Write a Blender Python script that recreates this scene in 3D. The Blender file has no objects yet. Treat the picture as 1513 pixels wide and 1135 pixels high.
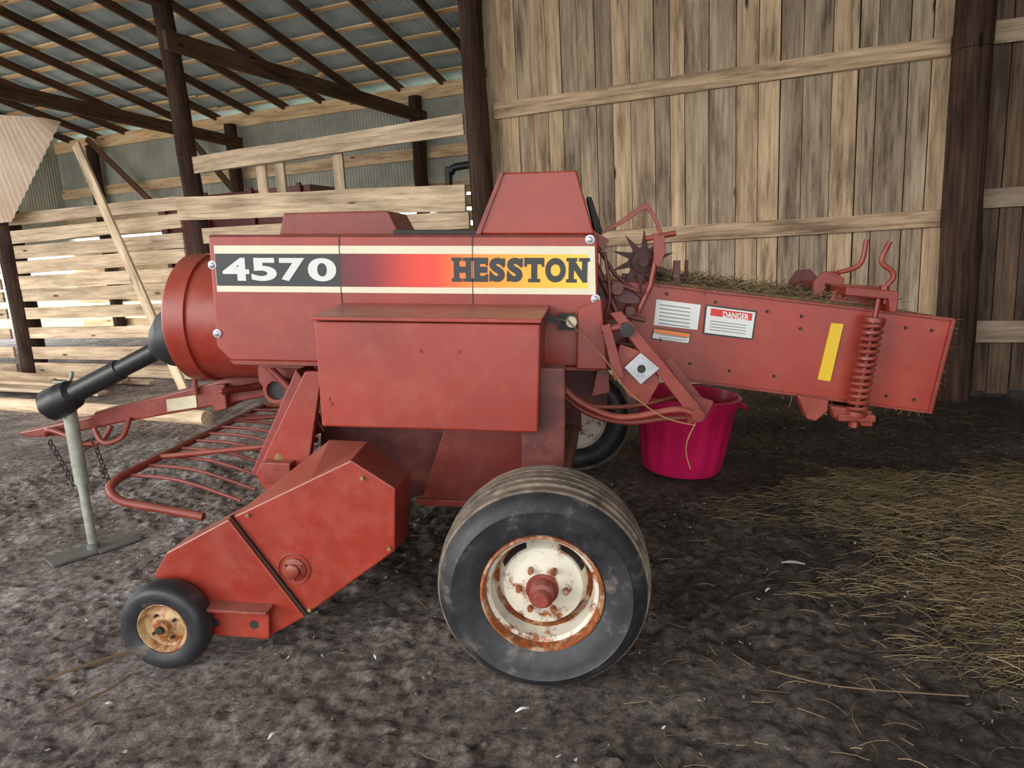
import bpy, bmesh, math, random
from mathutils import Vector, Matrix, noise
random.seed(7)
rnd=random.uniform
SC=bpy.context.scene
COL=SC.collection
pi=math.pi

# ---------------------------------------------------------------- materials
def newmat(name):
    m=bpy.data.materials.new(name); m.use_nodes=True
    nt=m.node_tree; b=nt.nodes['Principled BSDF']
    return m,nt,b
def N(nt,t,**kw):
    n=nt.nodes.new(t)
    for k,v in kw.items(): setattr(n,k,v)
    return n
def ramp(nt,stops):
    r=nt.nodes.new('ShaderNodeValToRGB'); e=r.color_ramp.elements
    while len(e)<len(stops): e.new(0.5)
    for el,(p,c) in zip(e,stops):
        el.position=p; el.color=(*c,1) if len(c)==3 else c
    return r
def srgb(r,g,b):
    f=lambda c:(c/255/12.92) if c/255<=.04045 else ((c/255+.055)/1.055)**2.4
    return (f(r),f(g),f(b))
def noisen(nt,scale,detail=4,rough=.55,vec=None):
    n=N(nt,'ShaderNodeTexNoise'); n.inputs['Scale'].default_value=scale; n.inputs['Detail'].default_value=detail; n.inputs['Roughness'].default_value=rough
    if vec is not None: nt.links.new(vec,n.inputs['Vector'])
    return n
def mixc(nt,fac,a,b,blend='MIX'):
    m=N(nt,'ShaderNodeMix',data_type='RGBA',blend_type=blend)
    for sock,v in ((m.inputs[0],fac),(m.inputs[6],a),(m.inputs[7],b)):
        if isinstance(v,(int,float)): sock.default_value=v
        elif isinstance(v,tuple): sock.default_value=(*v,1)
        else: nt.links.new(v,sock)
    return m.outputs[2]
def bump(nt,b,h,strength=.3,dist=.01):
    n=N(nt,'ShaderNodeBump'); n.inputs['Strength'].default_value=strength; n.inputs['Distance'].default_value=dist
    nt.links.new(h,n.inputs['Height']); nt.links.new(n.outputs[0],b.inputs['Normal'])
def objco(nt): return N(nt,'ShaderNodeTexCoord').outputs['Object']

def simple(name,c,rough=.6,metal=0,var=.25,scale=8,coat=0):
    m,nt,b=newmat(name)
    n=noisen(nt,scale,5,.6,objco(nt))
    r=ramp(nt,[(.3,tuple(x*(1-var) for x in c)),(.7,tuple(min(1,x*(1+var)) for x in c))])
    nt.links.new(n.outputs[0],r.inputs[0]); nt.links.new(r.outputs[0],b.inputs['Base Color'])
    b.inputs['Roughness'].default_value=rough; b.inputs['Metallic'].default_value=metal
    b.inputs['Coat Weight'].default_value=coat
    return m
def paint(name,c,dust=.25,rough=.33,low=.0):
    m,nt,b=newmat(name); co=objco(nt)
    n1=noisen(nt,2.2,4,.5,co); r1=ramp(nt,[(.3,tuple(x*.78 for x in c)),(.7,tuple(x*1.12 for x in c))])
    nt.links.new(n1.outputs[0],r1.inputs[0])
    n2=noisen(nt,8,9,.72,co); r2=ramp(nt,[(.46,(0,0,0)),(.74,(dust,)*3)])
    nt.links.new(n2.outputs[0],r2.inputs[0])
    c2=mixc(nt,r2.outputs[0],r1.outputs[0],srgb(172,104,78))
    # settled dust: more on faces that look upward
    ge=N(nt,'ShaderNodeNewGeometry'); sp=N(nt,'ShaderNodeSeparateXYZ'); nt.links.new(ge.outputs['Normal'],sp.inputs[0])
    mr=N(nt,'ShaderNodeMapRange'); nt.links.new(sp.outputs[2],mr.inputs[0]); mr.inputs[1].default_value=.25; mr.inputs[2].default_value=1; mr.inputs[3].default_value=0; mr.inputs[4].default_value=.30
    c2=mixc(nt,mr.outputs[0],c2,srgb(170,120,100))
    n3=noisen(nt,70,3,.6,co); r3=ramp(nt,[(.69,(0,0,0)),(.74,(1,1,1))]); nt.links.new(n3.outputs[0],r3.inputs[0])
    c3=mixc(nt,r3.outputs[0],c2,tuple(x*.35 for x in c))
    nt.links.new(c3,b.inputs['Base Color'])
    rr=ramp(nt,[(.3,(rough,)*3),(.8,(rough+.25,)*3)]); nt.links.new(n2.outputs[0],rr.inputs[0]); nt.links.new(rr.outputs[0],b.inputs['Roughness'])
    n4=noisen(nt,3,2,.5,co); bump(nt,b,n4.outputs[0],.18,.02)
    b.inputs['Coat Weight'].default_value=.2; b.inputs['Coat Roughness'].default_value=.18
    return m
RED=paint('red_paint',srgb(143,42,27),.26,.32)
RED2=paint('red_paint_worn',srgb(124,38,27),.38,.42)
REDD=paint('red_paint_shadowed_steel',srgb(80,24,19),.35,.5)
BLACK=simple('black_plastic',srgb(28,28,30),.45)
DARK=simple('dark_steel',srgb(40,34,32),.6)
CREAM=simple('cream_vinyl',srgb(212,204,178),.4,var=.05)
BLACKV=simple('black_vinyl',srgb(34,34,36),.4,var=.05)
WHITEV=simple('white_vinyl',srgb(202,202,198),.4,var=.04)
REDV=simple('red_vinyl',srgb(190,35,40),.4,var=.04)
ORV=simple('orange_vinyl',srgb(215,120,30),.4,var=.04)
YEL=simple('yellow_reflector',srgb(208,170,22),.35,var=.05)
GREYV=simple('grey_print',srgb(120,120,120),.5,var=.05)
STEEL=simple('zinc_plate',srgb(165,165,170),.35,.6,.2,30)
GALV=simple('galvanised_pipe',srgb(158,160,146),.5,.3,.3,14)
PINK=simple('pink_plastic',srgb(216,30,92),.32,0,.12,4)
TWINE=simple('sisal_twine',srgb(140,110,66),.9)
def stripe():
    m,nt,b=newmat('sunset_stripe_vinyl'); co=objco(nt)
    s=N(nt,'ShaderNodeSeparateXYZ'); nt.links.new(co,s.inputs[0])
    mr=N(nt,'ShaderNodeMapRange'); nt.links.new(s.outputs[0],mr.inputs[0]); mr.inputs[1].default_value=-.95; mr.inputs[2].default_value=.13
    r=ramp(nt,[(0,srgb(86,16,26)),(.14,srgb(125,22,32)),(.30,srgb(205,52,36)),(.40,srgb(225,62,38)),(.55,srgb(238,130,36)),(.75,srgb(242,165,40)),(1,srgb(245,195,60))])
    nt.links.new(mr.outputs[0],r.inputs[0]); nt.links.new(r.outputs[0],b.inputs['Base Color']); b.inputs['Roughness'].default_value=.38
    return m
STRIPE=stripe()
def rubber(name,dusty):
    m,nt,b=newmat(name); co=objco(nt)
    n=noisen(nt,7,9,.72,co); r=ramp(nt,[(.35,srgb(20,21,24)),(.56,srgb(46,46,49)),(.74,dusty)])
    nt.links.new(n.outputs[0],r.inputs[0]); nt.links.new(r.outputs[0],b.inputs['Base Color']); b.inputs['Roughness'].default_value=.5
    n2=noisen(nt,60,4,.6,co); bump(nt,b,n2.outputs[0],.2,.004)
    return m
RUB=rubber('tyre_sidewall_rubber',srgb(122,110,98))
m,nt,b=newmat('tyre_tread_rubber_dusty'); co=objco(nt); n=noisen(nt,14,8,.7,co); r=ramp(nt,[(.3,srgb(62,56,50)),(.5,srgb(112,99,86)),(.75,srgb(152,134,116))]); nt.links.new(n.outputs[0],r.inputs[0]); nt.links.new(r.outputs[0],b.inputs['Base Color']); b.inputs['Roughness'].default_value=.85; n2=noisen(nt,70,4,.6,co); bump(nt,b,n2.outputs[0],.4,.005)
TREAD=m
def rusty(name,base,lo,hi):
    m,nt,b=newmat(name); co=objco(nt)
    n=noisen(nt,11,8,.72,co); r=ramp(nt,[(lo,(0,0,0)),(hi,(1,1,1))]); nt.links.new(n.outputs[0],r.inputs[0])
    n2=noisen(nt,35,5,.6,co); r2=ramp(nt,[(.3,srgb(85,42,20)),(.7,srgb(165,88,40))]); nt.links.new(n2.outputs[0],r2.inputs[0])
    nt.links.new(mixc(nt,r.outputs[0],base,r2.outputs[0]),b.inputs['Base Color']); b.inputs['Roughness'].default_value=.55
    bump(nt,b,n2.outputs[0],.2,.003)
    return m
RIM=rusty('cream_rim_rust_spotted',srgb(204,196,178),.52,.61)
RIMR=rusty('rim_edge_rusted',srgb(200,180,150),.34,.50)
RIMG=rusty('tan_rim_rusted',srgb(188,158,112),.40,.54)
def wood(name,light,mid,dark,bumps=.5,gain=1.0,streak=.4):
    m,nt,b=newmat(name)
    g=N(nt,'ShaderNodeAttribute',attribute_name='gc'); t=N(nt,'ShaderNodeAttribute',attribute_name='tint')
    mp=N(nt,'ShaderNodeMapping'); mp.inputs['Scale'].default_value=(.9,17,17); nt.links.new(g.outputs['Vector'],mp.inputs[0])
    n=noisen(nt,1.6,9,.68,mp.outputs[0]); r=ramp(nt,[(.26,dark),(.45,mid),(.74,light)]); nt.links.new(n.outputs[0],r.inputs[0])
    mp2=N(nt,'ShaderNodeMapping'); mp2.inputs['Scale'].default_value=(.8,4.5,4.5); nt.links.new(g.outputs['Vector'],mp2.inputs[0])
    n2=noisen(nt,1.3,6,.66,mp2.outputs[0]); r2=ramp(nt,[(.34,(streak,streak*.95,streak*.92)),(.47,(.85,.83,.82)),(.62,(1.1,1.1,1.1))]); nt.links.new(n2.outputs[0],r2.inputs[0])
    c=mixc(nt,1.0,r.outputs[0],r2.outputs[0],'MULTIPLY')
    rt=ramp(nt,[(0,(.62*gain,.61*gain,.63*gain)),(.35,(.90*gain,.90*gain,.90*gain)),(.6,(1.0*gain,.93*gain,.85*gain)),(1,(1.28*gain,1.20*gain,1.08*gain))]); nt.links.new(t.outputs['Fac'],rt.inputs[0])
    c=mixc(nt,1.0,c,rt.outputs[0],'MULTIPLY')
    v=N(nt,'ShaderNodeTexVoronoi'); v.inputs['Scale'].default_value=1.1; mp3=N(nt,'ShaderNodeMapping'); mp3.inputs['Scale'].default_value=(1,4,4); nt.links.new(g.outputs['Vector'],mp3.inputs[0]); nt.links.new(mp3.outputs[0],v.inputs[0])
    rv=ramp(nt,[(.05,(1,1,1)),(.10,(0,0,0))]); nt.links.new(v.outputs['Distance'],rv.inputs[0])
    c=mixc(nt,rv.outputs[0],c,tuple(x*.5 for x in dark))
    nt.links.new(c,b.inputs['Base Color']); b.inputs['Roughness'].default_value=.85
    b.inputs['Specular IOR Level'].default_value=.2
    bump(nt,b,n.outputs[0],bumps,.006)
    return m
WPLANK=wood('weathered_oak_planks',srgb(226,206,178),srgb(188,166,140),srgb(104,88,74),gain=1.04)
WDARK=wood('aged_dark_planks',srgb(146,124,106),srgb(108,90,76),srgb(54,45,38))
WFENCE=wood('grey_fence_boards',srgb(236,222,200),srgb(206,188,164),srgb(132,114,96),gain=1.05,streak=.6)
WPOST=wood('creosoted_post_wood',srgb(104,80,68),srgb(68,52,44),srgb(32,26,23))
WRAFT=wood('dark_rafter_wood',srgb(136,108,86),srgb(100,78,62),srgb(56,44,36))
WPURL=wood('roof_batten_wood',srgb(248,226,192),srgb(226,200,160),srgb(150,122,92),gain=1.25,streak=.6)
def metal(name,a,bc,rough=.55):
    m,nt,b=newmat(name); co=objco(nt)
    n=noisen(nt,1.2,7,.65,co); r=ramp(nt,[(.35,a),(.65,bc)]); nt.links.new(n.outputs[0],r.inputs[0]); nt.links.new(r.outputs[0],b.inputs['Base Color'])
    b.inputs['Roughness'].default_value=rough
    return m
SHEET=metal('roof_sheet_metal',srgb(164,186,192),srgb(222,235,237))
SHEETW=metal('corrugated_wall_metal',srgb(168,172,158),srgb(208,210,196))
TANSH=metal('tan_corrugated_sheet',srgb(214,184,158),srgb(238,216,192))

# ---------------------------------------------------------------- mesh helpers
def mk(name,V,F,mat,parent=None,smooth=False,bevel=0,M=None,seg=2):
    me=bpy.data.meshes.new(name); me.from_pydata([tuple(v) for v in V],[],F); me.update()
    bm=bmesh.new(); bm.from_mesh(me); bmesh.ops.recalc_face_normals(bm,faces=bm.faces); bm.to_mesh(me); bm.free()
    o=bpy.data.objects.new(name,me); COL.objects.link(o)
    mats=mat if isinstance(mat,(list,tuple)) else [mat]
    for mm in mats: me.materials.append(mm)
    if smooth:
        me.shade_smooth(); me.set_sharp_from_angle(angle=math.radians(38))
    if bevel:
        md=o.modifiers.new('Bevel','BEVEL'); md.width=bevel; md.segments=seg; md.limit_method='ANGLE'; md.angle_limit=math.radians(35)
    if parent: o.parent=parent
    if M is not None: o.matrix_world=M
    return o
def empty(name,M=None,parent=None):
    o=bpy.data.objects.new(name,None); COL.objects.link(o); o.empty_display_size=.2
    if M is not None: o.matrix_world=M
    if parent: o.parent=parent
    return o
def prism(name,pts,y0,y1,mat,parent=None,bevel=.006,pts2=None):
    n=len(pts); q=pts2 or pts
    V=[(x,y0,z) for x,z in pts]+[(x,y1,z) for x,z in q]
    F=[list(range(n)),list(range(n,2*n))[::-1]]+[[i,(i+1)%n,n+(i+1)%n,n+i] for i in range(n)]
    return mk(name,V,F,mat,parent,bevel=bevel)
def bx(name,a,b_,mat,parent=None,bevel=.005):
    return prism(name,[(a[0],a[2]),(b_[0],a[2]),(b_[0],b_[2]),(a[0],b_[2])],a[1],b_[1],mat,parent,bevel)
class Acc:
    def __init__(s): s.V=[];s.F=[];s.T=[];s.G=[];s.MI=[]
    def raw(s,V,F,mi=0,tint=.5,G=None):
        o=len(s.V); s.V+= [tuple(v) for v in V]; s.F+=[[i+o for i in f] for f in F]; s.MI+=[mi]*len(F); s.T+=[tint]*len(V)
        s.G+= G or [tuple(v) for v in V]
    def board(s,p0,p1,w,t,wdir=(0,0,1),mi=0,tint=None,jit=0):
        p0=Vector(p0);p1=Vector(p1);L=(p1-p0).length;a=(p1-p0).normalized();wd=Vector(wdir); wd=(wd-a*wd.dot(a)).normalized(); td=a.cross(wd)
        off=Vector((rnd(0,50),rnd(0,50),rnd(0,50)));V=[];G=[]
        n=max(2,int(L/.6)) if jit else 2
        for k in range(n):
            f=k/(n-1); c=p0.lerp(p1,f)+td*rnd(-jit,jit)*.5
            for sw,st in((-1,-1),(1,-1),(1,1),(-1,1)):
                ww=w/2+rnd(-jit,jit)*.6
                V.append(c+wd*sw*ww+td*st*t/2); G.append(tuple(Vector((f*L,sw*w/2,st*t/2))+off))
        F=[[0,1,2,3],[4*(n-1)+i for i in (3,2,1,0)]]
        for k in range(n-1):
            for i in range(4): F.append([4*k+i,4*k+(i+1)%4,4*k+4+(i+1)%4,4*k+4+i])
        s.raw(V,F,mi,rnd(0,1) if tint is None else tint,G)
    def cyl(s,p0,p1,r0,r1=None,n=16,mi=0,tint=.5,cap=True):
        r1=r0 if r1 is None else r1
        p0=Vector(p0);p1=Vector(p1);a=(p1-p0).normalized();u=a.orthogonal().normalized();v=a.cross(u);L=(p1-p0).length
        off=Vector((rnd(0,50),rnd(0,50),rnd(0,50)));V=[];G=[]
        for P,rr,l in((p0,r0,0),(p1,r1,L)):
            for i in range(n):
                A=2*pi*i/n; V.append(P+(u*math.cos(A)+v*math.sin(A))*rr); G.append(tuple(Vector((l,rr*math.cos(A),rr*math.sin(A)))+off))
        F=[[i,(i+1)%n,n+(i+1)%n,n+i] for i in range(n)]
        if cap: F+=[list(range(n))[::-1],list(range(n,2*n))]
        s.raw(V,F,mi,tint,G)
    def tube(s,pts,r,n=10,mi=0,sm=0,tint=.5,closed=False):
        P=[Vector(p) for p in pts]
        if sm:
            Q=[]
            for i in range(len(P)-1):
                a=P[max(i-1,0)];b_=P[i];c=P[i+1];d=P[min(i+2,len(P)-1)]
                for k in range(sm):
                    t=k/sm; Q.append(.5*((2*b_)+(c-a)*t+(2*a-5*b_+4*c-d)*t*t+(3*b_-a-3*c+d)*t**3))
            Q.append(P[-1]); P=Q
        V=[];F=[];u=None;m=len(P)
        for i,p in enumerate(P):
            tg=(P[min(i+1,m-1)]-P[max(i-1,0)]).normalized()
            if u is None: u=tg.orthogonal().normalized()
            else: u=(u-tg*u.dot(tg)).normalized()
            v=tg.cross(u)
            for k in range(n):
                A=2*pi*k/n; V.append(p+(u*math.cos(A)+v*math.sin(A))*r)
        for i in range(m-1):
            for k in range(n): F.append([i*n+k,i*n+(k+1)%n,(i+1)*n+(k+1)%n,(i+1)*n+k])
        F+=[list(range(n))[::-1],[(m-1)*n+k for k in range(n)]]
        s.raw(V,F,mi,tint)
    def box(s,a,b_,mi=0,tint=.5):
        V=[(x,y,z) for x in(a[0],b_[0]) for y in(a[1],b_[1]) for z in(a[2],b_[2])]
        s.raw(V,[[0,1,3,2],[4,6,7,5],[0,4,5,1],[2,3,7,6],[0,2,6,4],[1,5,7,3]],mi,tint)
    def prism(s,pts,y0,y1,mi=0,tint=.5):
        n=len(pts); V=[(x,y0,z) for x,z in pts]+[(x,y1,z) for x,z in pts]
        s.raw(V,[list(range(n)),list(range(n,2*n))[::-1]]+[[i,(i+1)%n,n+(i+1)%n,n+i] for i in range(n)],mi,tint)
    def lathe(s,prof,cx,cz,n=64,mi=0,axis='y',cy=0):
        V=[];F=[];m=len(prof)
        for i in range(n):
            A=2*pi*i/n
            for r,y in prof:
                if axis=='y': V.append((cx+r*math.cos(A),y,cz+r*math.sin(A)))
                elif axis=='x': V.append((y,cy+r*math.cos(A),cz+r*math.sin(A)))
                else: V.append((cx+r*math.cos(A),cy+r*math.sin(A),y))
        mm=mi if isinstance(mi,(list,tuple)) else [mi]*(m-1)
        for j in range(m-1):
            FF=[[i*m+j,i*m+j+1,((i+1)%n)*m+j+1,((i+1)%n)*m+j] for i in range(n)]
            o=len(s.V); s.F+=[[q+o for q in f] for f in FF]; s.MI+=[mm[j]]*n
        s.V+=V; s.T+=[.5]*len(V); s.G+=V
    def make(s,name,mats,parent=None,smooth=False,bevel=0,M=None,attrs=True):
        mats=mats if isinstance(mats,(list,tuple)) else [mats]
        me=bpy.data.meshes.new(name); me.from_pydata(s.V,[],s.F); 
        for mm in mats: me.materials.append(mm)
        me.polygons.foreach_set('material_index',s.MI)
        if attrs:
            a=me.attributes.new('tint','FLOAT','POINT'); a.data.foreach_set('value',s.T)
            g=me.attributes.new('gc','FLOAT_VECTOR','POINT'); g.data.foreach_set('vector',[c for v in s.G for c in v])
        me.update()
        bm=bmesh.new(); bm.from_mesh(me); bmesh.ops.recalc_face_normals(bm,faces=bm.faces); bm.to_mesh(me); bm.free()
        if smooth: me.shade_smooth(); me.set_sharp_from_angle(angle=math.radians(38))
        o=bpy.data.objects.new(name,me); COL.objects.link(o)
        if bevel:
            md=o.modifiers.new('Bevel','BEVEL'); md.width=bevel; md.segments=2; md.limit_method='ANGLE'; md.angle_limit=math.radians(35)
        if parent: o.parent=parent
        if M is not None: o.matrix_world=M
        return o

# ---------------------------------------------------------------- camera
p=math.radians(10.8); r_=math.radians(3.1)
Fw=Vector((0,math.cos(p),-math.sin(p))); U0=Vector((0,math.sin(p),math.cos(p))); Xx=Vector((1,0,0))
Rt=math.cos(r_)*Xx-math.sin(r_)*U0; Up=math.sin(r_)*Xx+math.cos(r_)*U0
cd=bpy.data.cameras.new('camera'); cd.sensor_width=36; cd.sensor_fit='HORIZONTAL'; cd.lens=24.27; cd.clip_end=500
cam=bpy.data.objects.new('camera',cd); COL.objects.link(cam)
cam.matrix_world=Matrix(((Rt.x,Up.x,-Fw.x,0),(Rt.y,Up.y,-Fw.y,0),(Rt.z,Up.z,-Fw.z,1.6),(0,0,0,1)))
SC.camera=cam

# ---------------------------------------------------------------- barn frame (x right along wall, y away from camera)
BM=Matrix(((.927,.375,0,4.45),(-.375,.927,0,6.35),(0,0,1,0),(0,0,0,1)))
def ground_z(x,y): 
    v=Vector((x,y,0))
    return .016*noise.fractal(v*1.3,1,2,4)+.010*noise.fractal(v*6,1,2,3)
# wooden posts
def post(s,n,h,r=.13,z0=-.05,name='wooden_post',lean=0):
    a=Acc(); k=10
    pts=[(s+rnd(-.012,.012)-lean*(i/k-.4),n+rnd(-.01,.01),z0+(h-z0)*i/k) for i in range(k+1)]
    for i in range(k):
        a.cyl(pts[i],pts[i+1],r*(1.04-.012*i),r*(1.04-.012*(i+1)),18,cap=(i in(0,k-1)))
    a.G=[(v[2],v[0]*1.0,v[1]) for v in a.V]
    return a.make(name,WPOST,smooth=True,M=BM)
PS=(-.27,-5.05,-9.36,-13.3)
post(PS[0],0,6.3,.16); post(PS[1],0,6.3,.135,lean=.05); post(PS[2],0,6.3,.13,lean=.28); post(PS[3],0,6.3,.19,lean=.1)
P2=(.1,-4.45,-8.95,-13.85,-18.4)
for s in P2: post(s,5.8,4.85,.15)
# plank wall (right)
a=Acc(); x=-5.0
while x<4.2:
    w=rnd(.15,.27); dark = x>-.3
    a.board((x+w/2,.22+rnd(-.008,.008),rnd(.0,.06)),(x+w/2+rnd(-.004,.004),.22+rnd(-.008,.008),6.3),w-rnd(.004,.012),.025,(1,0,0),mi=1 if dark else 0,tint=rnd(.0,1.),jit=.003)
    a.board((x+w,.262,.0),(x+w,.262,6.3),.06,.02,(1,0,0),mi=1,tint=.0)
    x+=w
a.make('wall_back',[WPLANK,WDARK],M=BM)
# rails on plank wall
a=Acc()
a.board((-4.90,.17,3.19),(-.42,.17,3.22),.17,.05,jit=.01,tint=.8); a.board((-4.9,.17,1.69),(-.42,.17,1.70),.16,.05,jit=.01,tint=.65)
a.board((-4.9,.17,4.62),(-.42,.17,4.6),.17,.05,jit=.01,tint=.8); a.board((-.10,.17,3.28),(4,.17,3.2),.19,.05,jit=.01,tint=.4); a.board((-.10,.17,1.85),(4,.17,1.85),.17,.05,jit=.01,tint=.05); a.board((-.1,.17,.62),(4,.17,.6),.2,.05,jit=.01,tint=.0)
a.board((-4.9,.17,.35),(-.42,.17,.35),.2,.05,jit=.01,tint=.1)
a.make('wall_rail_boards',WPLANK,M=BM)
# fence between posts
a=Acc()
for z,w,t,z2,x0 in((2.98,.22,.75,3.05,-9.23),(2.42,.30,.9,2.24,-9.5),(2.04,.2,.75,2.0,-9.23),(1.7,.2,.5,1.7,-9.23),(1.38,.2,.6,1.35,-9.23),(1.02,.2,.5,1.02,-9.23),(.68,.2,.5,.7,-9.23),(.33,.2,.5,.33,-9.23)):
    yy=-.17 if x0<-9.3 else -.05
    a.board((x0,yy,z),(-5.20,yy+(.0 if x0>-9.3 else .05),z2),w,.05,jit=.012,tint=t)
a.board((-7.0,.05,2.3),(-7.0,.05,3.0),.15,.04,(1,0,0),tint=.6); a.board((-7.9,.05,2.3),(-7.9,.05,2.95),.14,.04,(1,0,0),tint=.5); a.board((-8.2,.05,2.3),(-8.2,.05,2.95),.15,.04,(1,0,0),tint=.8)
for i,z in enumerate((.15,.42,.72,1.05,1.32,1.53,1.78,2.02,2.26,2.5)):
    a.board((-13.08,-.1,z+rnd(-.02,.02)),(-9.55,-.1,z+rnd(-.02,.02)),rnd(.17,.2),.035,jit=.01,tint=rnd(.6,1))
    a.board((-19.0,-.1,z),(-13.54,-.1,z),.17,.035,jit=.01,tint=rnd(.5,.9))
a.make('board_fence',WFENCE,M=BM)
def corr(name,x0,x1,z0,z1,y,mat,M,pitch=.076,amp=.01,prof=None):
    V=[];F=[];n=int((x1-x0)/(pitch/6))
    for i in range(n+1):
        x=x0+(x1-x0)*i/n; yy=y+amp*math.sin(2*pi*x/pitch)
        V+=[(x,yy,z0),(x,yy,z1)]
    F=[[2*i,2*i+2,2*i+3,2*i+1] for i in range(n)]
    return mk(name,V,F,mat,smooth=True,M=M)
corr('wall_far',-20,4.2,3.1,5.12,6.06,SHEETW,BM)
a=Acc()
a.board((-20,5.99,4.95),(4,5.99,4.95),.28,.05,jit=.01,tint=.8)
for z,t in((3.75,.5),(3.0,.2),(2.7,.15)): a.board((-20,5.99,z),(4,5.99,z),.24,.04,jit=.01,tint=t)
for z in(.3,.62,.95,1.3,1.7,2.1,2.4): a.board((-20,5.99,z),(4,5.99,z),.2,.04,jit=.01,tint=.5)
a.make('far_wall_boards',WPURL,M=BM)
# left end wall
V=[];F=[];n=900
L0,L1=-1.0,6.1
for i in range(n+1):
    y=L0+(L1-L0)*i/n; top=6.75-.218*abs(y+1) ; xx=-20+.01*math.sin(2*pi*y/.076); zb=2.6 if y<1 else 2.2
    V+=[(xx,y,zb),(xx,y,top)]
F=[[2*i,2*i+2,2*i+3,2*i+1] for i in range(n)]
mk('wall_left',V,F,SHEETW,smooth=True,M=BM)
# right end wall: out of view, added to darken the right side
a=Acc(); y=-9.5
while y<6:
    w=rnd(.18,.3); a.board((4.2,y+w/2,0),(4.2,y+w/2,6.75-.218*abs(y+1)),w-.003,.025,(0,1,0),jit=.0); y+=w
a.make('wall_right_light_block',WDARK,M=BM)

# roof -------------------------------------------------
def rz(n): return 6.83-.218*abs(n+1)
a=Acc()
s=-20.4
while s<4.6:
    a.board((s,6.5,rz(6.5)-.20),(s,-1,rz(-1)-.20),.16,.05,(0,0,1),tint=rnd(.2,.9)); a.board((s,-1,rz(-1)-.20),(s,-10,rz(-10)-.20),.16,.05,(0,0,1),tint=rnd(.2,.9)); s+=1.0
a.make('roof_rafters',WRAFT,M=BM)
a=Acc(); n=6.5
while n>-10:
    x=-20.8
    while x<4.8:
        L=rnd(2.5,4); nn=n+rnd(-.04,.04); a.board((x,nn,rz(nn)-.095),(min(4.8,x+L-.02),nn,rz(nn)-.095),rnd(.13,.20),.03,(0,1,-.0),jit=.008,tint=rnd(.5,1)); x+=L
    n-=.66
a.make('roof_battens',WPURL,M=BM)
V=[];F=[];NN=1700
for i in range(NN+1):
    x=-21+26*i/NN; dz=.012*math.sin(2*pi*x/.09)
    V+=[(x,6.9,rz(6.9)+dz-.05),(x,-1,rz(-1)+dz-.05),(x,-10.3,rz(-10.3)+dz-.05)]
for i in range(NN):
    for k in(0,1): F.append([3*i+k,3*i+k+1,3*i+k+4,3*i+k+3])
mk('ceiling',V,F,SHEET,smooth=True,M=BM)
a=Acc()
for s,s2 in zip(PS,P2):
    a.board((s+.16,-.3,4.50),(s2+.1,6.0,4.45),.24,.07,(0,0,1),tint=.6)
    a.board((s+.16,-9.5,5.0),(s+.16,-.3,5.0),.24,.07,(0,0,1),tint=.4)
a.board((-20,.0,6.15),(4,.0,6.15),.25,.08,tint=.3)
a.board((-5.2,.12,4.45),(-6.0,1.8,5.0),.16,.05,tint=.9)
a.board((-13.9,5.7,3.4),(-15.3,5.7,5.0),.14,.05,tint=.6)
a.board((-18.4,5.7,5.0),(-16.4,5.7,3.2),.14,.05,tint=.9)
a.make('roof_tie_beams',WRAFT,M=BM)
# hanging tan sheet
V=[];F=[];n=160
for i in range(n+1):
    f=i/n; x=-15.0+3.75*f; zt=4.35-.17*(x+15)*.95
    zb=2.45 if x<-12.65 else 2.45+(x+12.65)/1.4*1.28
    y=-.35+.012*math.sin(2*pi*x/.1); V+=[(x,y,zb),(x,y-.25,zt)]
F=[[2*i,2*i+2,2*i+3,2*i+1] for i in range(n)]
mk('hanging_metal_sheet',V,F,TANSH,smooth=True,M=BM)
a=Acc(); a.board((-11.15,-.25,3.42),(-9.0,-.95,.03),.13,.04,(1,0,0),tint=.95); a.make('leaning_board',WFENCE,M=BM)
# lumber pile at the foot of the fence
a=Acc()
for i in range(9):
    y=-.4-.13*i; z=.05+.05*(i%3)
    a.board((-14.5+rnd(-.5,.5),y,z+.03),(-10.4+rnd(-.6,.3),y+rnd(-.15,.0),z),.15,.04,(0,1,.05),tint=rnd(.4,1))
a.board((-14.0,-.7,.25),(-11.6,-.9,.12),.2,.04,(0,1,.3),tint=.9)
a.make('lumber_pile',WFENCE,M=BM)
a=Acc(); a.cyl((-7.3,8.95,.07),(-3.2,7.05,.07),.09,.08,14,tint=.9); a.make('log',WFENCE,smooth=True)
# red hay wagon behind fence
wg=empty('farm_wagon',BM@Matrix.Translation((-10.7,3.0,0)))
a=Acc(); a.prism([(-1.6,1.0),(1.6,1.0),(1.7,2.86),(-1.7,2.86)],-.9,.9); 
for q in(-1.5,-.5,.5,1.5): a.box((q-.04,-.95,1.0),(q+.04,-.9,2.9))
a.make('wagon_body',RED2,wg,bevel=.01)
a=Acc()
for q in(-.3,1.2):
    for yy in(-.95,.75): a.lathe([(.12,yy),(.38,yy),(.4,yy+.03),(.4,yy+.17),(.38,yy+.2),(.12,yy+.2),(.12,yy)],q,.4,28)
    a.box((q-.06,-.8,.34),(q+.06,.8,.46)); a.box((q-.06,-.5,.4),(q+.06,.5,1.02))
a.make('wagon_wheels',RUB,wg,smooth=True)
rb=empty('tractor_roll_bar',BM@Matrix.Translation((-5.95,1.0,0)))
a=Acc(); a.tube([(0,0,.02),(0,0,2.5),(.05,0,2.68),(.15,0,2.74),(.7,0,2.74),(.9,0,2.68),(.95,0,2.5),(.95,0,.02)],.05,sm=5); a.box((0,-.03,1.3),(.95,.03,1.38)); a.make('roll_bar_tube',BLACK,rb,smooth=True)

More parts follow.
